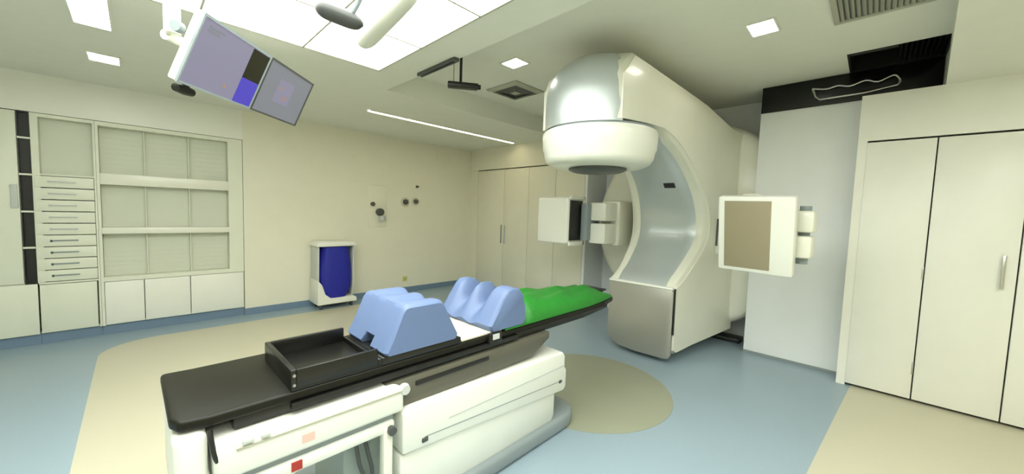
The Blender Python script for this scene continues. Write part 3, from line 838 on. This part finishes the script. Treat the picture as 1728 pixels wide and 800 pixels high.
mon = monitor(LM, 0.492, 0.315, 'left ceiling hung monitor with a black and blue window on its screen',
    ('scr_l', [(0.70, 0.985, 0.45, 0.95, 'scr_k', 'dark_window'), (0.70, 0.985, 0.03, 0.45, 'scr_b', 'blue_window'), (0.10, 0.24, 0.80, 0.84, 'scr_g', 'text_row'), (0.10, 0.30, 0.86, 0.89, 'scr_g', 'text_row'), (0.50, 0.55, 0.18, 0.22, 'scr_o', 'coloured_mark')]))
mon2 = monitor(RM, 0.492, 0.315, 'right ceiling hung monitor with a grey scan on its screen',
    ('scr_g', [(0.30, 0.62, 0.30, 0.75, 'scr_l', 'scan_window'), (0.46, 0.53, 0.38, 0.47, 'scr_o', 'coloured_mark'), (0.36, 0.41, 0.55, 0.62, 'scr_o', 'coloured_mark')]), 'darkg')
t = thing('ceiling_suspension', 'white ceiling column with bracket carrying the two monitors', 'ceiling mount', (-2.9, 0.35, 2.2))
lp = LM @ Vector((-0.22, 0.06, -0.12))
obj('column', B().tube([(lp.x, lp.y, ZL), (lp.x, lp.y, lp.z-0.05)], 0.028, 16), 'white', t)
a_, b_ = LM @ Vector((-0.22, 0.0, -0.125)), RM @ Vector((0.06, 0.0, -0.125))
obj('cross_bar', B().tube([a_, b_], 0.022, 14), 'white', t)
for mtx in (LM, RM):
    obj('back_plate', bx(-0.06, 0.06, -0.06, 0.06, -0.108, -0.078, bev=0.006, mtx=mtx), 'ltgrey', t)
obj('knob', B().lathe([(0, 0), (0.022, 0), (0.022, 0.03), (0, 0.03)], (0, 0, 0), 'x', 16, mtx=LM @ Matrix.Translation((-0.275, 0.05, -0.06))), 'greym', t)
obj('handle', B().lathe([(0.0, -0.05), (0.018, -0.045), (0.022, 0), (0.018, 0.045), (0, 0.05)], (0, 0, 0), 'x', 18, mtx=LM @ Matrix.Translation((-0.15, -0.185, -0.03))), 'black', t, label='black oval handle')
obj('handle_stem', bx(-0.16, -0.14, -0.178, -0.159, -0.04, -0.02, mtx=LM), 'black', t)
# dark tracking camera and white lamp arm below the luminous ceiling
t = thing('tracking_camera', 'dark oval tracking camera hanging below the glowing ceiling', 'camera', (-1.87, 0.70, 2.28))
p0, p1 = Vector((-1.905, 0.60, 2.315)), Vector((-1.845, 0.80, 2.285))
dx = (p1-p0).normalized()
rw = []
for k in range(15):
    s = k/14
    r = 0.050*max(0.05, (1-(2*s-1)**4))**0.5
    c_ = p0.lerp(p1, s)
    uu = Vector((0, 0, 1))
    ww = dx.cross(uu).normalized()
    uu = ww.cross(dx)
    rw.append([c_+r*(math.cos(2*PI*i/20)*ww*0.95+math.sin(2*PI*i/20)*uu*0.75) for i in range(20)])
obj('camera_body', B().grid(rw, close_u=True, caps=True), 'darkg', t, smooth=60)
obj('stem', B().tube(catmull([(-1.87, 0.74, 2.30), (-1.80, 0.76, 2.36), (-1.74, 0.76, 2.42), (-1.72, 0.76, ZL)], 4), 0.010), 'greym', t)
obj('joint', B().lathe([(0, -0.02), (0.022, -0.02), (0.022, 0.02), (0, 0.02)], (-1.765, 0.76, 2.395), 'y', 16), 'greym', t)
t = thing('ceiling_boom', 'pale rounded ceiling boom hanging below the glowing ceiling beside the dark camera', 'boom', (-1.8, 0.87, 2.25))
p0, p1 = Vector((-2.10, 0.90, 2.30)), Vector((-1.50, 0.885, 2.36))
rw = []
for k in range(21):
    s = k/20
    r = 0.055*max(0.02, 1-(2*s-1)**8)**0.5*(1-0.25*s)
    c_ = p0.lerp(p1, s)
    rw.append([c_+Vector((0, math.cos(2*PI*i/20)*r, math.sin(2*PI*i/20)*r*0.8)) for i in range(20)])
obj('boom_cover', B().grid(rw, close_u=True, caps=True), 'white', t, smooth=60)
obj('boom_stem', B().tube([(-1.56, 0.887, 2.35), (-1.56, 0.887, ZL)], 0.03, 16), 'white', t)
